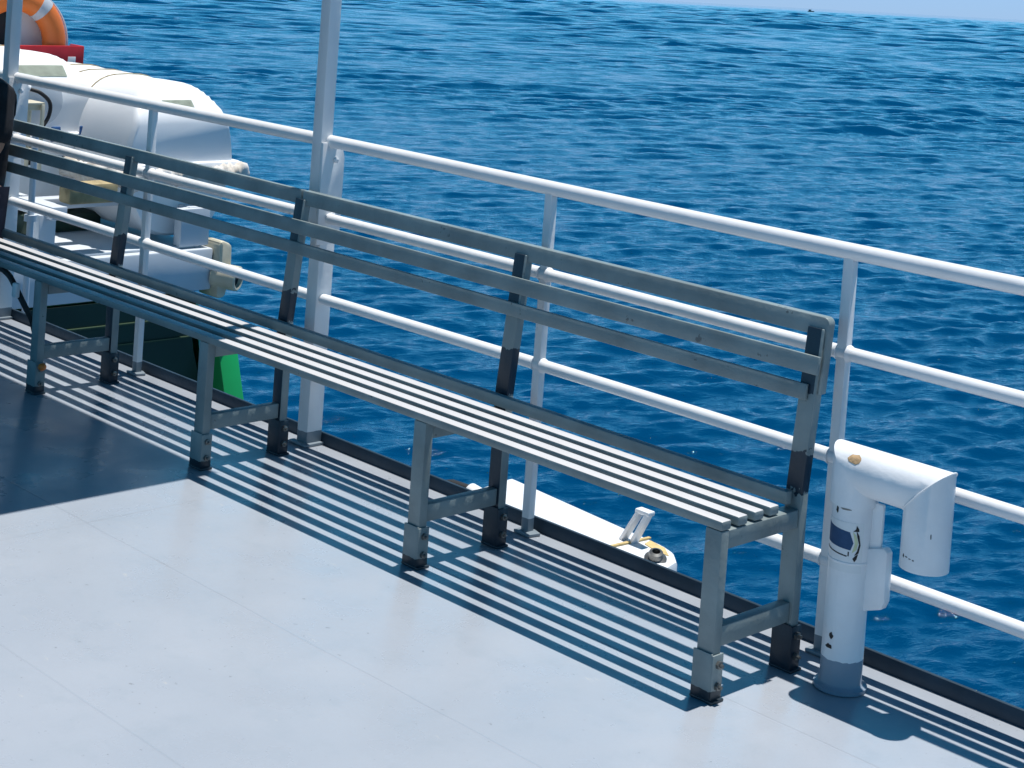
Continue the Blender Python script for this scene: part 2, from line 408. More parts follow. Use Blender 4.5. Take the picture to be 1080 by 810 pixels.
# the tall stanchions that carry the canopy
def canopy_post(x, label):
    t = empty('canopy_post', (x, 0, 0), label, 'post', 'tall white posts carrying the canopy')
    b = MB().box((0.003, 0.004, 0.46), (0.056, 0.066, 0.915), 0.004)
    b.box((0, 0.004, 0.006), (0.09, 0.10, 0.010), 0.002)
    for v in b.bm.verts: v.co.x += x
    b.build('stanchion', M_POSTW, t, origin=(x, 0, 0))
    b = MB().box((x-0.004, -0.0285+0.008, 1.48), (0.050, 0.050, 1.50), 0.004); b.build('pole', M_RAIL, t)
    b = MB().prism([(-0.045+0.0, 0.70), (0.052, 0.70), (0.052, 1.0), (0.035, 1.05), (-0.045, 1.05)], 0, x+0.0225, x+0.0335, 0.001)
    b.build('gusset_plate', M_RAIL, t)
    for z in (0.80, 0.99):
        MB().lathe([(0, 0), (0.011, 0), (0.011, 0.007), (0.006, 0.010), (0, 0.010)], (x+0.0335, 0.012, z), (1, 0, 0), 6).build('bolt', M_RAIL, t)
    return t
cp = canopy_post(posts[2], 'tall white square post bolted beside the railing behind the bench middle')
c2 = copy_tree(cp, (posts[4], 0, 0)); c2['label'] = 'tall white post beside the seated person at the left edge'
c3 = copy_tree(cp, (posts[6], 0, 0)); c3['label'] = 'farthest tall white post, beyond the seated person'

# ------------------------------------------------------------------ bench
BX1 = 0.025; BX0 = -5.45
bench = empty('metal_bench', (-2.1, -0.32, 0), 'long grey painted metal bench with slatted seat and slatted backrest', 'bench')
SL = (-0.468, -0.402, -0.336, -0.272)
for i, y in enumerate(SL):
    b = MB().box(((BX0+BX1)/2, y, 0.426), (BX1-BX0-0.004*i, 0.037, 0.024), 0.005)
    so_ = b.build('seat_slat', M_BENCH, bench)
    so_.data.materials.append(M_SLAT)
    for p in so_.data.polygons: p.material_index = 1 if p.normal.z > 0.8 else 0  # upward faces get the paler grey
MB().box(((BX0+BX1)/2-0.01, -0.196, 0.441), (BX1-BX0-0.02, 0.024, 0.034), 0.004).build('seat_rail', M_BENCH, bench)
def back_y(z): return -0.158+0.040*max(0, z-0.45)/0.40
LX = [0.0-1.061*k for k in range(6)]
for k, x in enumerate(LX):
    b = MB().box((x, -0.470, 0.207), (0.050, 0.030, 0.413), 0.003)
    b.build('front_leg', M_BENCH, bench, origin=(x, -0.470, 0))
    b = MB()
    b.beam((x, -0.158, 0.0), (x, -0.158, 0.452), 0.030, 0.050, 0.003, up=(1, 0, 0))
    b.beam((x, -0.158, 0.450), (x, back_y(0.862), 0.862), 0.030, 0.050, 0.003, up=(1, 0, 0))
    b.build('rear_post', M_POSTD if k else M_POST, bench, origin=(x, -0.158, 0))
    MB().box((x, -0.3140, 0.3885), (0.044, 0.278, 0.046), 0.003).build('seat_bearer', M_BENCH, bench)
    MB().box((x+0.002, -0.3140, 0.150), (0.030, 0.279, 0.050), 0.003).build('stretcher', M_BENCH, bench)
    for y, dk in ((-0.470, 0), (-0.158, 1)):
        b = MB()
        b.box((x-0.001, y-0.0185, 0.060), (0.058, 0.005, 0.118), 0.0012)
        b.box((x+0.029, y, 0.060), (0.005, 0.040, 0.112), 0.0012)
        b.box((x+0.004, y, 0.004), (0.070, 0.046, 0.007), 0.002)
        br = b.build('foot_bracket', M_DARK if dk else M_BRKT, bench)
        for z in (0.040, 0.092):
            MB().lathe([(0, 0), (0.010, 0), (0.010, 0.008), (0.005, 0.009), (0.005, 0.016), (0, 0.016)], (x+0.0315, y, z), (1, 0, 0), 6).build('bolt', M_STEEL, br)
# backrest slats
def slat(z, xa, xb, h, dz=0):
    y = back_y(z)-0.022
    r = Matrix.Rotation(-math.atan(0.1), 3, 'X')
    return MB().box(((xa+xb)/2, y, z+dz), (xb-xa, 0.012, h), 0.003, r)
slat(0.773, BX0, 0.030, 0.047).build('backrest_slat', M_BENCH, bench)
slat(0.703, BX0, 0.004, 0.041).build('backrest_slat', M_BENCH, bench)
def top_slat(xa, xb, bend):
    b = MB()
    yy = back_y(0.87)+0.004
    r = Matrix.Rotation(-math.atan(0.1), 3, 'X')
    b.box(((xa+xb)/2, yy, 0.868), (xb-xa, 0.024, 0.048), 0.003, r)
    if bend:   # rounded outer corner turning down into the last post
        b = MB()
        R_ = 0.018
        prof = [(xa, 0.844), (xa, 0.892)]+[(xb-R_+R_*math.sin(t), 0.892-R_+R_*math.cos(t)) for t in [PI/2*i/6 for i in range(7)]]+[(xb, 0.70), (xb-0.008, 0.70), (xb-0.008, 0.844)]
        b.prism(prof, 1, -0.012, 0.014, 0.002)
        for v in b.bm.verts: v.co.y += back_y(v.co.z)+0.004
    return b
top_slat(-2.118, 0.034, True).build('top_rail', M_BENCH, bench)
top_slat(BX0, -2.128, False).build('top_rail', M_BENCH, bench)
MB().ball((LX[3]+0.048, -0.474, 0.105), (0.016, 0.016, 0.014), 12).build('plug', M_ORANGE, bench)['label'] = 'small orange plug on the foot of a front leg'

# ------------------------------------------------------------------ gooseneck vent
VX, VY = 0.155, -0.135
vt = empty('gooseneck_vent', (VX, VY, 0), 'white painted gooseneck vent pipe bent over beside the bench end', 'vent pipe')
MB().lathe([(0.0, 0.002), (0.066, 0.002), (0.066, 0.010), (0.056, 0.014), (0.052, 0.02), (0.0515, 0.30), (0.0515, 0.32), (0.0535, 0.322), (0.0535, 0.326), (0.0515, 0.328), (0.0515, 0.47), (0, 0.47)], (VX, VY, 0), seg=40).build('standpipe', M_PIPEW, vt, origin=(VX, VY, 0))
def hood():
    b = MB(); R = 0.0585; seg = 40; ZA = 0.545; XB = VX+0.208; bm = b.bm
    th = [2*PI*j/seg for j in range(seg)]
    # cross-section angle t: first along (u, y); mitre planes at 45 degrees, as cut and welded pipe
    def ring(fn, t=0.0): return [bm.verts.new(fn(math.cos(a), math.sin(a))) for a in th]
    rows = []
    def down(cx, z, m=0): return ring(lambda c, s: Vector((cx+R*c, VY+R*s, z)))
    rows.append(ring(lambda c, s: Vector((VX+R*0.9*c, VY+R*0.9*s, 0.462))))
    rows.append(down(VX, 0.462)); rows.append(down(VX, 0.472))
    # first mitre: plane through (VX, ZA) where z-ZA = -(x-VX)*-1 -> outer corner up-left, inner corner down-right
    def mit1(c, s, k): return Vector((VX+R*c*1.0, VY+R*s, ZA-R*c))
    rows.append(ring(lambda c, s: mit1(c, s, 0)))
    def mit2(c, s): return Vector((XB-R*c*1.0, VY+R*s, ZA-R*c))
    for k in range(1, 6):
        f = k/6
        rows.append(ring(lambda c, s: mit1(c, s, 0).lerp(mit2(c, s), f)))
    rows.append(ring(mit2))
    rows.append(ring(lambda c, s: Vector((XB-R*c, VY+R*s, 0.40))))
    rows.append(ring(lambda c, s: Vector((XB-R*c, VY+R*s, 0.361))))
    rows.append(ring(lambda c, s: Vector((XB-R*0.93*c, VY+R*0.93*s, 0.361))))
    rows.append(ring(lambda c, s: Vector((XB-R*0.93*c, VY+R*0.93*s, 0.47))))
    for i in range(len(rows)-1):
        for j in range(seg):
            f = bm.faces.new((rows[i][j], rows[i][(j+1) % seg], rows[i+1][(j+1) % seg], rows[i+1][j])); f.smooth = True
    bm.faces.new(rows[-1])
    # weld bead along the second mitre
    pts = [mit2(math.cos(a), math.sin(a))+(mit2(math.cos(a), math.sin(a))-Vector((XB, VY, ZA))).normalized()*0.0005 for a in th]
    b.tube(pts+[pts[0]], 0.0022, 6, False)
    return b
hood().build('hood', M_VENT, vt, smooth_angle=35)
b = MB().prism([(0.205, 0.34), (0.237, 0.37), (0.237, 0.475), (0.205, 0.475)], 1, VY+0.004, VY+0.014, 0.002)
b.prism([(0.202, 0.205), (0.256, 0.225), (0.264, 0.245), (0.262, 0.365), (0.252, 0.375), (0.202, 0.36)], 1, VY-0.004, VY+0.022, 0.003)
b.build('side_plate', M_VENT, vt)
def wrap_patch(poly, r, sub=10):
    """poly in (arc length metres from -y direction, z); a thin shell on the standpipe"""
    b = MB(); t = bmesh.new()
    vs = [t.verts.new((u, 0, z)) for u, z in poly]; t.faces.new(vs)
    lo = min(u for u, z in poly); hi = max(u for u, z in poly)
    for i in range(1, sub):
        bmesh.ops.bisect_plane(t, geom=list(t.verts)+list(t.edges)+list(t.faces), plane_co=(lo+(hi-lo)*i/sub, 0, 0), plane_no=(1, 0, 0))
    rr = bmesh.ops.extrude_face_region(t, geom=list(t.faces))
    ex = [v for v in rr['geom'] if isinstance(v, bmesh.types.BMVert)]
    for v in ex: v.co.y = 1
    for v in t.verts:
        R = r-0.001 if v.co.y > 0.5 else r
        a = v.co.x/0.0515-PI/2
        v.co = Vector((VX+R*math.cos(a), VY+R*math.sin(a), v.co.z))
    b.merge(t); return b
off = 0.012
em = wrap_patch([(-0.052, 0.302), (0.060, 0.302), (0.060, 0.425), (-0.052, 0.425)], 0.0522).build('sticker', M_STICKW, vt)
wrap_patch([(-0.050, 0.366), (0.030, 0.358), (0.036, 0.376), (0.026, 0.402), (-0.050, 0.412)], 0.0527).build('blue_field', M_NAVY, em)
wrap_patch([(-0.050, 0.350), (0.022, 0.341), (0.022, 0.344), (-0.050, 0.353)], 0.0527).build('border_line', M_BLACK, em)
wrap_patch([(0.024, 0.343), (0.027, 0.343), (0.027, 0.354), (0.024, 0.354)], 0.0527).build('border_line', M_BLACK, em)
wrap_patch([(0.034, 0.352), (0.044, 0.360), (0.047, 0.378), (0.041, 0.396), (0.033, 0.404), (0.037, 0.388), (0.039, 0.374)], 0.0527).build('yellow_edge', M_STICKY, em)
wrap_patch([(0.040, 0.346), (0.050, 0.352), (0.0535, 0.372), (0.049, 0.395), (0.041, 0.408), (0.044, 0.392), (0.0495, 0.374), (0.046, 0.357)], 0.0529).build('curved_arrow', M_BLACK, em)
wrap_patch([(0.034, 0.405), (0.048, 0.405), (0.047, 0.412), (0.041, 0.420), (0.040, 0.411)], 0.0529).build('arrow_head', M_BLACK, em)
wrap_patch([(0.036, 0.338), (0.043, 0.346), (0.049, 0.350), (0.046, 0.337), (0.041, 0.330)], 0.0529).build('arrow_head', M_BLACK, em)
def chip(cx, cz, w, h, seed):
    rn = random.Random(seed); n = 9
    return wrap_patch([(cx+w*math.cos(2*PI*i/n)*rn.uniform(.5, 1), cz+h*math.sin(2*PI*i/n)*rn.uniform(.5, 1)) for i in range(n)], 0.0530, 6)
chip(-0.012, 0.450, 0.005, 0.010, 1).build('paint_chip', M_BLACK, vt)
chip(-0.002, 0.140, 0.007, 0.010, 2).build('paint_chip', M_BLACK, vt)
chip(0.012, 0.456, 0.020, 0.003, 9).build('paint_chip', M_STEEL, vt)
chip(-0.006, 0.112, 0.013, 0.008, 3).build('paint_chip', M_BLACK, vt)
def drop_chip(a0, z0, w, h, seed):
    rn = random.Random(seed); n = 10; b = MB(); R = 0.0589; vs = []; ws = []
    for i in range(n):
        t = 2*PI*i/n; a = a0+w*math.cos(t)*rn.uniform(.5, 1)/R; z = z0+h*math.sin(t)*rn.uniform(.5, 1)
        for rr, lst in ((R, vs), (R-0.001, ws)): lst.append(b.bm.verts.new((VX+0.208+rr*math.cos(a), VY+rr*math.sin(a), z)))
    b.bm.faces.new(vs); b.bm.faces.new(list(reversed(ws)))
    for i in range(n): b.bm.faces.new((vs[i], ws[i], ws[(i+1) % n], vs[(i+1) % n]))
    return b
for a0, z0, w, h, sd in ((-2.02, 0.394, 0.003, 0.006, 3), (-1.84, 0.394, 0.006, 0.0016, 4), (-1.66, 0.392, 0.005, 0.0012, 6), (-1.50, 0.391, 0.004, 0.002, 7), (-0.85, 0.455, 0.0018, 0.010, 8)):
    drop_chip(a0, z0, w, h, sd).build('paint_chip', M_BLACK, vt)
# rust where the paint has lifted off the top of the bend
b = MB(); rn = random.Random(5)
aa = math.radians(118); R0 = 0.0592
ring = []
for i in range(11):
    t = 2*PI*i/11; dx = 0.019*math.cos(t)*rn.uniform(.7, 1.1); da = 0.24*math.sin(t)*rn.uniform(.7, 1.1)
    ring.append((VX+0.022+dx, aa+da))
cv = b.bm.verts.new((VX+0.022, VY+(R0+0.003)*math.cos(aa+0.9), 0.545+(R0+0.003)*math.sin(aa+0.9)))
AA = 2.45   # angle from +y over the top towards -y
ringv = []
for (x, a) in ring:
    a2 = AA+(a-aa); ringv.append(b.bm.verts.new((x, VY+R0*math.cos(a2), 0.545+R0*math.sin(a2))))
cv.co = Vector((VX+0.022, VY+(R0+0.004)*math.cos(AA), 0.545+(R0+0.004)*math.sin(AA)))
for i in range(11): b.bm.faces.new((cv, ringv[i], ringv[(i+1) % 11]))
base = [b.bm.verts.new(v.co+(Vector((v.co.x, VY, 0.545))-v.co).normalized()*0.002) for v in ringv]
for i in range(11): b.bm.faces.new((ringv[i], base[i], base[(i+1) % 11], ringv[(i+1) % 11]))
b.bm.faces.new(base)
b.build('rust_patch', M_RUST, vt)

# ------------------------------------------------------------------ white platform outboard of the kerb
pf = empty('outboard_fender', (-1.6, 0.30, -0.45), 'white outboard box with a rounded end and lifting lug just beyond the kerb', 'fender box')
poly = [(-1.72, 0.08), (-1.0, 0.08), (-0.90, 0.16), (-0.862, 0.30), (-0.862, 0.40), (-0.89, 0.50), (-0.95, 0.555), (-1.02, 0.58), (-1.80, 0.655)]
b = MB().prism(poly, 2, -0.47, -0.125, 0.022); b.build('float_body', M_WHITE, pf)
b = MB()
b.beam((-1.118, 0.11, -0.121), (-1.075, 0.575, -0.121), 0.012, 0.006, 0.001); b.build('rust_stripe', M_YEL, pf)
b = MB(); cx, cy = -1.105, 0.50
for dx in (-0.022, 0.022): b.beam((cx+dx, cy, -0.13), (cx+dx*0.8+0.055, cy+0.01, -0.02), 0.034, 0.013, 0.003, up=(1, 0, 0))
b.beam((cx+0.025, cy+0.01, -0.018), (cx+0.085, cy+0.01, -0.018), 0.034, 0.016, 0.005)
b.build('lifting_lug', M_WHITE, pf)
b = MB().lathe([(0, 0), (0.034, 0), (0.036, 0.008), (0.024, 0.014), (0.022, 0.030), (0.013, 0.034), (0.013, 0.014), (0, 0.014)], (-0.935, 0.44, -0.126), (0.25, -0.25, 1), 24)
b.build('round_fitting', M_STEEL, pf)
MB().prism([(-1.06, 0.56), (-0.985, 0.545), (-0.93, 0.50), (-0.985, 0.50), (-1.05, 0.52)], 2, -0.1245, -0.1225).build('yellow_stain', M_YEL, pf)
hs = empty('rubber_hose', (-1.80, 0.46, -0.14), 'short black rubber hose with a white end cap beyond the kerb', 'hose')
MB().tube([(-1.99, 0.22, -0.34), (-1.985, 0.30, -0.25), (-1.97, 0.37, -0.19), (-1.94, 0.42, -0.16), (-1.89, 0.45, -0.148), (-1.80, 0.455, -0.147)], 0.020, 14).build('hose_body', M_BLACK, hs)
MB().lathe([(0, 0), (0.024, 0), (0.03, 0.006), (0.03, 0.05), (0.022, 0.06), (0, 0.06)], (-1.805, 0.455, -0.147), (1, -0.05, -0.1), 20).build('end_cap', M_WHITE, hs)

# ------------------------------------------------------------------ side platform of the ship beyond the rail, with the life rafts
sp_ = empty('side_platform', (-7.5, 1.0, -5.2), 'green hulled side platform with pale grey end wall beyond the railing', 'side platform')
PX = -5.55
b = MB().prism([(0.09, -0.285), (1.975, -0.285), (1.975, -0.05), (0.09, -0.05)], 0, -9.4, PX, 0.012); b.build('end_wall', M_GREYW, sp_)
# hull below: end face with its shade in the colour, green flared side
hull = MB(); t = bmesh.new()
secs = []
for (x, s) in ((-9.4, 1.0), (PX-0.22, 1.0), (PX-0.07, 0.985), (PX-0.01, 0.955)):
    prof = [(0.09, -0.289), (1.90*s, -0.289), (1.97*s, -0.33), (2.02*s, -0.62), (2.20*s, -1.0), (2.45*s, -1.7), (2.6*s, -5.3), (0.09, -5.3)]
    secs.append([t.verts.new((x, y, z)) for y, z in prof])
for i in range(len(secs)-1):
    for j in range(8):
        t.faces.new((secs[i][j], secs[i][(j+1) % 8], secs[i+1][(j+1) % 8], secs[i+1][j]))
t.faces.new(secs[0])
bmesh.ops.recalc_face_normals(t, faces=t.faces); hull.merge(t); hull.build('hull', M_GREEN, sp_, smooth_angle=25)
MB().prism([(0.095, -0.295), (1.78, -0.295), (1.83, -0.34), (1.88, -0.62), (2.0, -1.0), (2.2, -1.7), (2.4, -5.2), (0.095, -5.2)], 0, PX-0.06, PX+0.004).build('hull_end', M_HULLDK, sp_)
b = MB().beam((PX+0.012, 0.5, -0.42), (PX+0.012, 1.80, -0.425), 0.016, 0.012, 0.002); b.build('rubbing_strip', M_HULLST, sp_)
b = MB().beam((PX+0.012, 0.9, -0.53), (PX+0.012, 1.84, -0.535), 0.016, 0.010, 0.002); b.build('rubbing_strip', M_HULLST, sp_)
b = MB().prism([(PX-0.02, -0.56), (PX+0.03, -0.56), (PX+0.10, -0.62), (PX+0.55, -1.9), (PX-0.02, -1.9)], 1, 1.985, 2.115, 0.012); b.build('corner_fairing', M_GREEN, sp_)
MB().box((-7.6, 1.0, -0.042), (4.0, 1.82, 0.012), 0.002).build('platform_deck', M_GREYW, sp_)
# posts and beams carrying the rafts
for (y, x, w) in ((0.99, PX-0.15, 0.10), (1.86, PX-0.06, 0.19)):
    MB().box((x, y, 0.07), (0.07, w, 0.21), 0.005).build('pillar', M_GREYW, sp_)
for x in (PX-0.5, PX-1.3, PX-2.2):
    for y in (0.95, 1.9): MB().box((x, y, 0.06), (0.07, 0.07, 0.19), 0.005).build('pillar', M_GREYW, sp_)
MB().box((PX-1.6, 1.02, 0.190), (3.1, 0.09, 0.07), 0.006).build('beam', M_GREYW, sp_)
MB().box((PX-1.55, 1.88, 0.150), (3.0, 0.09, 0.06), 0.006).build('beam', M_GREYW, sp_)
MB().box((PX-0.35, 1.42, 0.195), (0.09, 0.72, 0.06), 0.006).build('beam', M_GREYW, sp_)
MB().box((PX-0.9, 1.4, 0.02), (0.5, 0.5, 0.11), 0.02).build('locker', M_HULLDK, sp_)
MB().box((PX-0.07, 1.35, -0.30), (0.13, 0.20, 0.012), 0.002).build('deck_step', M_WHITE, sp_)
# cream scupper with a black mouth at the corner of the end wall
sc = empty('scupper_pipe', (PX+0.05, 2.0, -0.35), 'cream pipe with a black mouth on the corner of the side platform', 'pipe')
MB().prism([(1.98, -0.33), (2.04, -0.33), (2.075, -0.20), (2.07, -0.03), (2.0, 0.0), (1.98, -0.02)], 0, PX-0.14, PX+0.05, 0.02).build('bracket', M_CREAM, sc)
MB().lathe([(0.0, 0.0), (0.066, 0.0), (0.070, 0.01), (0.070, 0.145), (0.062, 0.152), (0.052, 0.15), (0.050, 0.10)], (PX-0.02, 2.005, -0.205), (0.85, 0.50, -0.06), 28).build('pipe', M_CREAM, sc)
MB().lathe([(0, 0), (0.049, 0), (0.049, 0.008), (0, 0.008)], Vector((PX-0.02, 2.005, -0.205))+Vector((0.85, 0.50, -0.06)).normalized()*0.12, (0.85, 0.50, -0.06), 24).build('mouth', M_BLACK, sc)

# ------------------------------------------------------------------ life raft canisters
def raft_half(sgn, L, hw, ht, ribs):
    """half shell of a raft canister; u along x from the +x end (0) to -L"""
    b = MB(); bm = b.bm; NU = 64; NV = 30
    rows = []
    for i in range(NU+1):
        u = L*i/NU
        e = min(1.0, (u/0.035)) if u < 0.035 else 1.0
        e2 = min(1.0, (L-u)/0.05)
        k = 0.955+0.045*math.sqrt(max(0, 1-(1-e)**2)); k *= 0.95+0.05*math.sqrt(max(0, 1-(1-e2)**2))
        rib = 0.020*abs(math.sin(PI*(u/L)*ribs))**0.55 if ribs else 0
        row = []
        for j in range(NV+1):
            a = PI*j/NV
            n = 2.0/3.1
            y = -math.copysign(abs(math.cos(a))**n, math.cos(a))*hw
            z = (abs(math.sin(a))**(2.0/2.35))*ht
            y *= 1-0.10*(z/ht)
            kk = k+(rib-0.02)*(z/ht if ht else 0)
            if sgn > 0:
                cap_ = 0.56+0.44*min(1.0, u/0.20)**0.75
                z = min(z, ht*(cap_*0.93+0.07*z/ht*cap_))
            row.append(bm.verts.new((-u, y*k, sgn*z*kk)))
        rows.append(row)
    for i in range(NU):
        for j in range(NV):
            f = bm.faces.new((rows[i][j], rows[i][j+1], rows[i+1][j+1], rows[i+1][j])); f.smooth = True
    for r in (rows[0], rows[-1]):
        bm.faces.new(r)
    bm.faces.new([r[0] for r in rows]+[r[-1] for r in reversed(rows)])
    return b
def canister(loc, label, L=1.45, hw=0.36, ht=0.46, canvas=False):
    t = empty('life_raft_canister', loc, label, 'life raft', 'white life raft canisters beyond the railing')
    o = Vector(loc)
    def shifted(b):
        for v in b.bm.verts: v.co += o
        return b
    shifted(raft_half(1, L, hw, ht, 3)).build('upper_shell', M_GREL, t, smooth_angle=50)
    lo = shifted(raft_half(-1, L*0.985, hw*0.96, 0.40, 0))
    lo.build('lower_shell', M_GREL, t, smooth_angle=50)
    b = MB()
    b.box(o+Vector((-L/2, 0, 0.0)), (L+0.07, hw*2+0.07, 0.05), 0.02)
    b.build('flange', M_GREL, t)
    for u in (0.42, 0.62, 0.80):
        pts = []
        for j in range(25):
            a = PI*j/24; n = 2.0/3.1
            y = -math.copysign(abs(math.cos(a))**n, math.cos(a))*hw; z = (abs(math.sin(a))**(2.0/2.35))*ht
            y *= 1-0.10*(z/ht)
            rib = 0.020*abs(math.sin(PI*u*3))**0.55
            kk = 1+(rib-0.02)*(z/ht)
            pts.append(o+Vector((-u*L, y*1.004, z*kk*1.006)))
        MB().tube(pts, 0.004, 6).build('lashing', M_TAN, t)
    return t
ca = canister((-6.28, 1.29, 0.50), 'white life raft canister nearest the ship, with a cable and blue clips')
oa = ORIG[ca.name]
for dy in (0.02, 0.20):
    MB().box(oa+Vector((0.040, dy+0.03, 0.02)), (0.02, 0.055, 0.085), 0.006).build('webbing_clip', M_BLUE, ca)
cb = canister((-5.72, 1.84, 0.39), 'outer white life raft canister with wrinkled canvas around its base', canvas=True)
ob = ORIG[cb.name]
# wrinkled canvas skirt round the outer canister's flange
b = MB(); rn = random.Random(11); bm = b.bm
rows = []
path = []
hw = 0.40
for i in range(90): path.append((-1.45+1.45*i/89, -hw))
for i in range(1, 7): path.append((0.04*math.sin(PI/2*i/7), -hw+0.04*(1-math.cos(PI/2*i/7))))
for i in range(60): path.append((0.04, -hw+0.04+(2*hw-0.08)*i/59))
for i in range(1, 7): path.append((0.04*math.cos(PI/2*i/7), hw-0.04+0.04*math.sin(PI/2*i/7)))
for i in range(90): path.append((-1.45*i/89, hw))
for i, (x, y) in enumerate(path):
    row = []
    p0_ = Vector(path[max(0, i-1)]); p1_ = Vector(path[min(len(path)-1, i+1)]); d_ = (p1_-p0_).normalized()
    nx, ny = d_.y, -d_.x
    for j in range(14):
        a = 2*PI*j/14
        rr = 0.050+0.007*math.sin(i*0.9+2.2*a+3*math.sin(i*0.21))+0.006*math.sin(i*0.43-3*a)+0.004*rn.uniform(-1, 1)
        row.append(bm.verts.new(ob+Vector((x+nx*math.cos(a)*rr, y+ny*math.cos(a)*rr, -0.050+math.sin(a)*rr*1.1+0.010*math.sin(i*0.17)))))
    rows.append(row)
for i in range(len(rows)-1):
    for j in range(14):
        bm.faces.new((rows[i][j], rows[i][(j+1) % 14], rows[i+1][(j+1) % 14], rows[i+1][j]))
bm.faces.new(rows[0]); bm.faces.new(list(reversed(rows[-1])))
sk = b.build('canvas_skirt', M_CANVAS, cb, smooth_angle=80)
# pale stickers on the domes
def dome_cap(u, z, ht):
    c = 0.56+0.44*min(1.0, u/0.20)**0.75
    return min(z, ht*(c*0.93+0.07*z/ht*c))
def dome_patch(o, u0, u1, a0, a1, hw, ht, L):
    b = MB(); bm = b.bm; g = []
    for i in range(13):
        u = u0+(u1-u0)*i/12; row = []
        for j in range(9):
            a = a0+(a1-a0)*j/8; n = 2.0/3.1
            y = -math.copysign(abs(math.cos(a))**n, math.cos(a))*hw; z = (abs(math.sin(a))**(2.0/2.35))*ht
            y *= 1-0.10*(z/ht)
            rib = 0.020*abs(math.sin(PI*u/L*3))**0.55
            row.append(bm.verts.new(o+Vector((-u, y*1.006, dome_cap(u, z, ht)*(1+(rib-0.02)*(z/ht))+0.005))))
        g.append(row)
    for i in range(12):
        for j in range(8): bm.faces.new((g[i][j], g[i+1][j], g[i+1][j+1], g[i][j+1]))
    rr = bmesh.ops.solidify(bm, geom=list(bm.faces), thickness=0.002)
    return b
dome_patch(oa, 0.055, 0.115, 1.20, 1.90, 0.36, 0.46, 1.45).build('sticker', M_PATCH, ca)
dome_patch(ob, 0.045, 0.085, 1.40, 1.72, 0.36, 0.46, 1.45).build('sticker', M_PATCH, cb)

MB().lathe([(0, 0), (0.135, 0), (0.135, 0.006), (0.128, 0.010), (0, 0.010)], oa+Vector((-0.002, -0.03, 0.20)), (1, 0, 0), 36).build('end_disc', M_GREYW, ca)
# cable plugged into the near canister's end
cbl = empty('power_cable', (-6.2, 1.12, 0.70), 'black cable with white plug hanging on the near canister end', 'cable')
def smooth(pts, n=6):
    P_ = [Vector(p) for p in pts]; P_ = [P_[0]*2-P_[1]]+P_+[P_[-1]*2-P_[-2]]; out = []
    for i in range(1, len(P_)-2):
        for k in range(n):
            t = k/n; a, b_, c, d = P_[i-1:i+3]
            out.append(0.5*((2*b_)+(c-a)*t+(2*a-5*b_+4*c-d)*t*t+(3*b_-a-3*c+d)*t**3))
    return out+[P_[-2]]
MB().tube(smooth([(-6.255, 1.17, 0.775), (-6.22, 1.22, 0.755), (-6.21, 1.275, 0.70), (-6.21, 1.27, 0.62), (-6.20, 1.21, 0.54), (-6.19, 1.165, 0.47), (-6.19, 1.16, 0.36)]), 0.011, 10).build('cord', M_BLACK, cbl)
MB().tube([(-6.275, 1.10, 0.80), (-6.255, 1.17, 0.775)], [0.028, 0.020], 12).build('plug', M_WHITE, cbl)
# small crate of laths and wooden block on the beams
cr = empty('wooden_crate', (-6.05, 1.03, 0.36), 'small pale wooden crate in front of the near raft canister', 'crate')
for y in (0.96, 1.10):
    for x in (-6.12, -5.98): MB().box((x, y, 0.54), (0.018, 0.018, 0.36), 0.002).build('corner_lath', M_CREAM, cr)
for z in (0.45, 0.58, 0.705):
    for x in (-6.098, -6.002): MB().box((x, 1.03, z), (0.010, 0.17, 0.035), 0.002).build('side_lath', M_CREAM, cr)
MB().box((-6.05, 1.03, 0.725), (0.15, 0.16, 0.012), 0.002).build('lid', M_CREAM, cr)
bl = MB().box((-5.66, 1.22, 0.285), (0.12, 0.30, 0.11), 0.02).build('wooden_block', M_TAN); tag(bl, 'tan wooden block under the outer raft canister', 'block')
pp = MB().tube([(-4.9, 0.45, -0.2), (-4.9, 0.45, 0.75)], 0.016, 12)
pp.lathe([(0.016, 0), (0.03, 0), (0.03, 0.03), (0.016, 0.03)], (-4.9, 0.45, 0.30), (0, 0, 1), 16)
pp.box((-4.9, 0.28, -0.19), (0.05, 0.46, 0.02), 0.003)
tag(pp.build('vertical_pipe', M_GREYW), 'thin pale vertical pipe with clamp just outside the railing', 'pipe')

# ------------------------------------------------------------------ lifebuoy in its red rack
RX, RY, RZ = -7.55, 1.76, 0.91
lb = empty('lifebuoy', (RX, RY, RZ-0.37), 'orange lifebuoy with silver reflective bands standing in a red rack', 'lifebuoy')
def torus_part(a0, a1, R, rx, ry, n, caps=False, grow=0.0):
    b = MB(); bm = b.bm; rings = []
    for i in range(n+1):
        a = a0+(a1-a0)*i/n
        c = Vector((RX, RY+R*math.cos(a), RZ+R*math.sin(a))); rad = Vector((0, math.cos(a), math.sin(a)))
        rings.append([bm.verts.new(c+rad*(rx+grow)*math.cos(t)+Vector((1, 0, 0))*(ry+grow)*math.sin(t)) for t in [2*PI*j/20 for j in range(20)]])
    full = abs(abs(a1-a0)-2*PI) < 1e-4
    m = n if full else n
    for i in range(m):
        A = rings[i]; B = rings[(i+1) % n] if full else rings[i+1]
        for j in range(20):
            f = bm.faces.new((A[j], A[(j+1) % 20], B[(j+1) % 20], B[j])); f.smooth = True
    if not full:
        bm.faces.new(rings[0]); bm.faces.new(list(reversed(rings[-1])))
    else:
        bmesh.ops.delete(bm, geom=rings[n], context='VERTS')
    return b
torus_part(0, 2*PI, 0.295, 0.080, 0.055, 72).build('ring', M_ORANGE, lb)
for a in (52, 142, 232, 322):
    torus_part(math.radians(a-6), math.radians(a+6), 0.295, 0.080, 0.055, 6, grow=0.003).build('reflective_band', M_REFL, lb)
pts = []
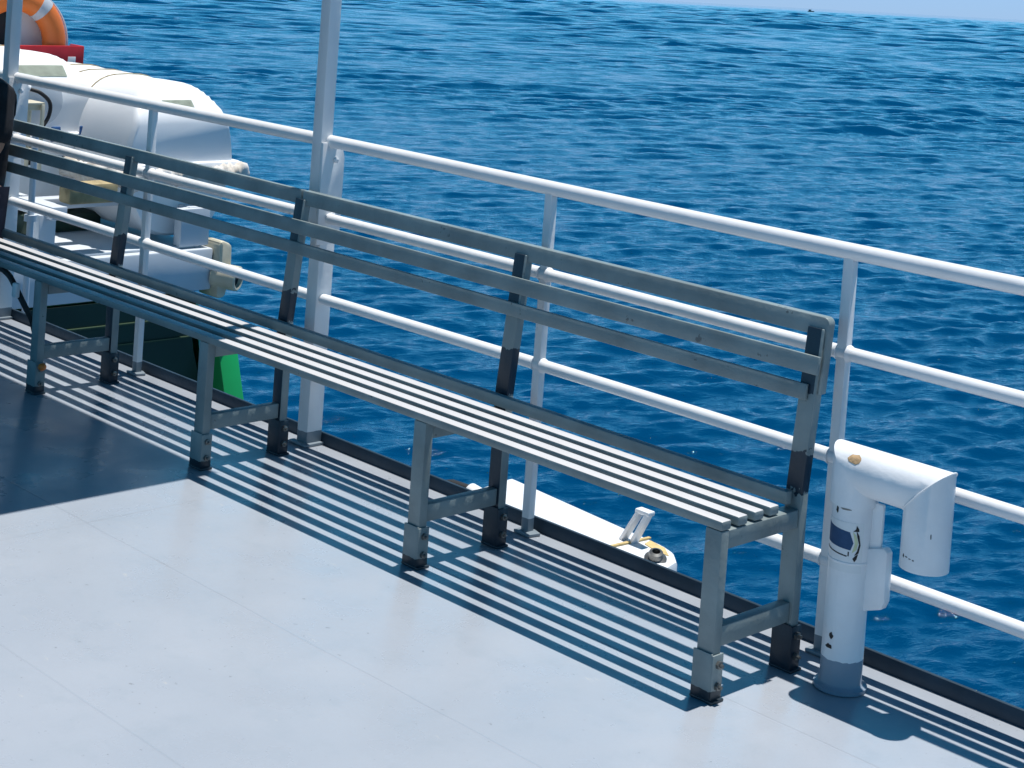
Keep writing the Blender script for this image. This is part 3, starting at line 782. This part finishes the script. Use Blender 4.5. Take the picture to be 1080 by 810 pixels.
for i in range(73):
    a = 2*PI*i/72
    k = abs(math.sin(2*(a-math.radians(52))))
    rr = 0.380+0.010*k
    pts.append((RX, RY+rr*math.cos(a), RZ+rr*math.sin(a)))
MB().tube(pts, 0.006, 6, False).build('grab_line', M_WHITE, lb)
rk = empty('lifebuoy_rack', (RX, RY, 0.55), 'red painted rack under the lifebuoy with a white backboard', 'rack')
b = MB().box((RX+0.09, RY+0.02, 0.84), (0.02, 0.86, 0.15), 0.01); b.box((RX+0.02, RY+0.45, 0.84), (0.16, 0.02, 0.15), 0.01); b.box((RX+0.02, RY-0.40, 0.84), (0.16, 0.02, 0.15), 0.01)
b.build('tray', M_RED, rk)
MB().box((RX+0.102, RY+0.37, 0.82), (0.004, 0.055, 0.05), 0.001).build('small_plate', M_STICKW, rk)
MB().box((RX-0.11, RY+0.02, 0.93), (0.03, 0.56, 0.62), 0.01).build('backboard', M_WHITE, rk)
MB().prism([(RY-0.26, 0.88), (RY+0.09, 0.88), (RY+0.03, 1.20), (RY-0.26, 1.20)], 0, RX-0.094, RX-0.088).build('black_panel', M_BLACK, rk)
for y in (RY-0.3, RY+0.3): MB().box((RX-0.06, y, 0.38), (0.05, 0.05, 0.86), 0.004).build('leg', M_RED, rk)

# ------------------------------------------------------------------ strap hanging from the bench
stp = empty('hanging_strap', (-3.36, -0.5, 0.40), 'black strap with a white buckle hanging under the bench front', 'strap')
MB().tube(smooth([(-3.52, -0.46, 0.404), (-3.40, -0.485, 0.398), (-3.33, -0.495, 0.37), (-3.275, -0.49, 0.32), (-3.24, -0.47, 0.26), (-3.235, -0.455, 0.21)]), 0.011, 8).build('webbing', M_BLACK, stp)
MB().box((-3.29, -0.512, 0.362), (0.03, 0.02, 0.055), 0.006).build('buckle', M_WHITE, stp)

# ------------------------------------------------------------------ person seated on the left end of the bench
def skin_mesh(name, verts, edges, radii, m, parent, sub=2, root=0):
    o0 = ORIG[parent.name]
    me = bpy.data.meshes.new(name); me.from_pydata([Vector(v)-o0 for v in verts], edges, []); me.update()
    o = bpy.data.objects.new(name, me); COL.objects.link(o); o.parent = parent; ORIG[o.name] = o0.copy()
    sk = o.modifiers.new('skin', 'SKIN'); sk.use_smooth_shade = True
    if not me.skin_vertices: me.attributes.new('skin', 'FLOAT', 'POINT')
    for i, v in enumerate(me.skin_vertices[0].data):
        r = radii[i]; v.radius = r if isinstance(r, tuple) else (r, r); v.use_root = (i == root)
    s = o.modifiers.new('sub', 'SUBSURF'); s.levels = sub; s.render_levels = sub
    me.materials.append(m)
    return o
PXc = -4.10
ps = empty('person', (PXc, -0.34, 0.0), 'person in black short sleeved top and dark trousers sitting at the bench left end', 'person')
def P(x, y, z): return (PXc+x, y, z)
V = [P(0, -0.30, .54), P(0, -0.27, .68), P(0, -0.265, .84), P(0, -0.275, .99), P(0, -0.29, 1.07), P(0, -0.30, 1.11), P(0, -0.32, 1.21), P(0, -0.33, 1.29),
     P(.155, -0.28, 1.01), P(.205, -0.30, .80), P(.12, -0.50, .69), P(.06, -.56, .675),
     P(-.155, -0.28, 1.01), P(-.205, -0.30, .80), P(-.12, -0.50, .69), P(-.06, -.56, .675),
     P(.10, -.32, .52), P(.27, -.66, .50), P(.31, -.63, .10), P(-.10, -.32, .52), P(-.20, -.70, .50), P(-.22, -.66, .10)]
Ed = [(0, 1), (1, 2), (2, 3), (3, 4), (4, 5), (5, 6), (6, 7), (3, 8), (8, 9), (9, 10), (10, 11), (3, 12), (12, 13), (13, 14), (14, 15), (0, 16), (16, 17), (17, 18), (0, 19), (19, 20), (20, 21)]
Rd = [(.14, .11), (.125, .10), (.13, .10), (.125, .095), .052, .048, (.070, .085), (.068, .082), .055, .042, .030, .024, .055, .042, .030, .024, .08, .055, .038, .08, .055, .038]
skin_mesh('body', V, Ed, Rd, M_SKIN, ps)
JV = V[0:5]+[V[8], tuple(Vector(V[8]).lerp(Vector(V[9]), .98)), V[12], tuple(Vector(V[12]).lerp(Vector(V[13]), .98))]
skin_mesh('top', JV, [(0, 1), (1, 2), (2, 3), (3, 4), (3, 5), (5, 6), (3, 7), (7, 8)], [(.165, .135), (.15, .125), (.155, .125), (.15, .115), .062, .078, .068, .078, .068], M_SHIRT, ps)
TV = [V[0], V[16], V[17], (V[18][0], V[18][1], .13), V[19], V[20], (V[21][0], V[21][1], .13)]
skin_mesh('trousers', TV, [(0, 1), (1, 2), (2, 3), (0, 4), (4, 5), (5, 6)], [.125, .100, .074, .058, .100, .074, .058], M_TROUS, ps)
for s, vv in ((1, V[18]), (-1, V[21])):
    x, y = vv[0], vv[1]
    skin_mesh('shoe', [(x, y+.05, .045), (x, y-.02, .05), (x+.01*s, y-.12, .038), (x+.015*s, y-.19, .03), (x, y, .10)], [(0, 1), (1, 2), (2, 3), (1, 4)],
              [(.042, .042), (.045, .045), (.045, .036), (.036, .026), .044], M_SHOE, ps)
    # hand with five fingers resting on the lap
    h = Vector(V[11] if s > 0 else V[15])
    skin_mesh('hand', [tuple(h), tuple(h+Vector((-.02*s, -.05, -.008))), tuple(h+Vector((-.03*s, -.085, -.014)))]+sum([[tuple(h+Vector((-.03*s+k*.019-.028, -.10, -.014))), tuple(h+Vector((-.03*s+k*.020-.030, -.10-.03*ln, -.02))), tuple(h+Vector((-.03*s+k*.020-.030, -.10-.055*ln, -.042)))] for k, ln in ((0, .8), (1, 1.0), (2, 1.05), (3, .9))], [])+[tuple(h+Vector((-.045*s, -.04, 0))), tuple(h+Vector((-.065*s, -.075, -.012)))],
              [(0, 1), (1, 2)]+sum([[(2, 3+3*k), (3+3*k, 4+3*k), (4+3*k, 5+3*k)] for k in range(4)], [])+[(1, 15), (15, 16)],
              [(.024, .02), (.034, .016), (.034, .014)]+[.009, .0085, .0075]*4+[.011, .009], M_SKIN, ps, 2, 1)
hb = MB().ball((PXc, -0.322, 1.288), (.088, .105, .125), 24)
for v in list(hb.bm.verts):
    if v.co.y < -0.375 and v.co.z < 1.343: v.co.y = -0.372
    if v.co.z < 1.205: v.co.z = 1.205
hb.build('hair', M_HAIR, ps)
fb = MB().ball((PXc, -0.405, 1.268), (.062, .035, .085), 18); fb.ball((PXc, -0.443, 1.261), (.013, .016, .024), 10)
fb.build('face', M_SKIN, ps)
for s in (-1, 1): MB().ball((PXc+.030*s, -0.433, 1.283), (.012, .008, .007), 10).build('eye', M_EYE, ps)
MB().ball((PXc, -0.434, 1.221), (.024, .008, .006), 10).build('mouth', M_RUST, ps)

# ------------------------------------------------------------------ heel the ship
bpy.context.view_layer.update()
for o in list(COL.objects):
    if o.parent is None and o.type in ('MESH', 'EMPTY'):
        o.matrix_world = HEEL @ o.matrix_basis

# ------------------------------------------------------------------ the sea
def sea():
    cw = HEEL @ CAM_P
    rng = np.random.default_rng(3)
    NR = 1950
    r = np.concatenate([np.array([0.0, 2.0, 5.0, 9.0]), np.geomspace(14, 5000, NR), np.geomspace(5300, 60000, 30)])
    vdir = math.radians(90+45.4)     # azimuth of the view in the xy plane
    half = math.radians(24)
    a_d = np.linspace(-half, half, 600)
    a_s = np.linspace(half, 2*PI-half, 150)[1:-1]
    a = np.concatenate([a_d, a_s])+vdir
    NA = len(a)
    da = np.concatenate([np.full(len(a_d), a_d[1]-a_d[0]), np.full(len(a_s), a_s[1]-a_s[0])])
    dr = np.gradient(r)
    Rr, Aa = np.meshgrid(r, a, indexing='ij')
    X = cw.x+Rr*np.cos(Aa); Y = cw.y+Rr*np.sin(Aa)
    cell = np.maximum(dr[:, None]*np.ones(NA)[None, :], Rr*da[None, :]*1.0).astype(np.float32)
    Z = np.zeros_like(X)
    nw = 120
    lam = np.exp(rng.uniform(math.log(0.24), math.log(2.3), nw))
    wind = vdir+PI+0.35
    th = wind+rng.normal(0, 0.55, nw)
    ph = rng.uniform(0, 2*PI, nw)
    amp = 0.0052*lam**0.80*rng.uniform(0.5, 1.3, nw)
    for i in range(nw):
        k = 2*PI/lam[i]
        fade = np.clip((lam[i]/cell-2.0)/2.5, 0, 1)
        p = k*(X*math.cos(th[i])+Y*math.sin(th[i]))+ph[i]
        s = np.sin(p)
        Z += amp[i]*fade*(s+0.30*np.cos(2*p))
    # longer waves, which only tell far out
    for i in range(76):
        L = math.exp(rng.uniform(math.log(1.8), math.log(46))); t_ = wind+rng.normal(0, 0.5); f0 = rng.uniform(0, 2*PI); k = 2*PI/L
        fade = np.clip((L/cell-2.0)/2.5, 0, 1)*np.clip((30-L/cell)/16, 0, 1)
        Z += 0.039*L/(2*PI)*fade*np.clip((Rr-25)/70, 0.15, 1)*np.sin(k*(X*math.cos(t_)+Y*math.sin(t_))+f0)
    # gusts: patches of rougher and calmer water
    g = 0.8+0.35*np.sin(X*0.045+1.1*np.sin(Y*0.031))*np.sin(Y*0.052+0.7*np.sin(X*0.027))
    Z *= g
    Z += SEA_Z
    n0 = X.size
    co = np.stack([X, Y, Z], -1).reshape(-1, 3).astype(np.float32)
    NRR = len(r)
    i = np.arange(NRR-1)[:, None]; j = np.arange(NA)[None, :]; j2 = (j+1) % NA
    quads = np.stack([i*NA+j, (i+1)*NA+j, (i+1)*NA+j2, i*NA+j2], -1).reshape(-1, 4).astype(np.int32)
    me = bpy.data.meshes.new('water')
    me.vertices.add(n0); me.vertices.foreach_set('co', co.ravel())
    nq = len(quads)
    me.loops.add(nq*4); me.loops.foreach_set('vertex_index', quads.ravel())
    me.polygons.add(nq)
    me.polygons.foreach_set('loop_start', np.arange(0, nq*4, 4, dtype=np.int32))
    me.polygons.foreach_set('use_smooth', np.ones(nq, dtype=bool))
    me.update(calc_edges=True); me.validate()
    o = bpy.data.objects.new('water', me); COL.objects.link(o); o['kind'] = 'structure'
    m = bpy.data.materials.new('sea_water'); m.use_nodes = True
    nt = m.node_tree; n = nt.nodes; l = nt.links; b = n['Principled BSDF']
    b.inputs['Base Color'].default_value = (0.0, 0.038, 0.108, 1)
    b.inputs['Roughness'].default_value = 0.035; b.inputs['IOR'].default_value = 1.333
    tc = n.new('ShaderNodeTexCoord')
    mp = n.new('ShaderNodeMapping'); mp.inputs['Rotation'].default_value = (0, 0, -(wind)); l.new(tc.outputs['Object'], mp.inputs['Vector'])
    mp2 = n.new('ShaderNodeMapping'); mp2.inputs['Scale'].default_value = (1.0, 0.45, 1); l.new(mp.outputs[0], mp2.inputs['Vector'])
    t1 = n.new('ShaderNodeTexNoise'); t1.inputs['Scale'].default_value = 3.2; t1.inputs['Detail'].default_value = 6; t1.inputs['Roughness'].default_value = 0.62
    l.new(mp2.outputs[0], t1.inputs['Vector'])
    bp = n.new('ShaderNodeBump'); bp.inputs['Strength'].default_value = 0.8; bp.inputs['Distance'].default_value = 0.075
    t2 = n.new('ShaderNodeTexNoise'); t2.inputs['Scale'].default_value = 0.30; t2.inputs['Detail'].default_value = 3; l.new(mp2.outputs[0], t2.inputs['Vector'])
    hs_ = n.new('ShaderNodeMath'); hs_.operation = 'MULTIPLY_ADD'; l.new(t2.outputs['Fac'], hs_.inputs[0]); hs_.inputs[1].default_value = 2.4; l.new(t1.outputs['Fac'], hs_.inputs[2])
    l.new(hs_.outputs[0], bp.inputs['Height']); l.new(bp.outputs[0], b.inputs['Normal'])
    me.materials.append(m)
sea()

# a fishing boat far off on the horizon
d = 3200.0; az = math.radians(90+45.4)-math.atan((853-540)/1865.8)
bx = (HEEL @ CAM_P).x+d*math.cos(az); by = (HEEL @ CAM_P).y+d*math.sin(az)
fb_ = empty('fishing_boat', (bx, by, SEA_Z), 'tiny dark fishing boat far off on the horizon', 'boat')
def boat(pts): 
    q = MB()
    q.prism(pts, 1, by-1.6, by+1.6, 0.05); return q
boat([(bx-6, SEA_Z+1.8), (bx-5, SEA_Z-0.3), (bx+5, SEA_Z-0.3), (bx+7, SEA_Z+2.2)]).build('hull', M_HULLDK, fb_)
MB().box((bx-2, by, SEA_Z+3.2), (4, 2.4, 3), 0.1).build('cabin', M_STEEL, fb_)
MB().tube([(bx+2, by, SEA_Z+1.5), (bx+2, by, SEA_Z+7)], 0.12, 8).build('mast', M_STEEL, fb_)
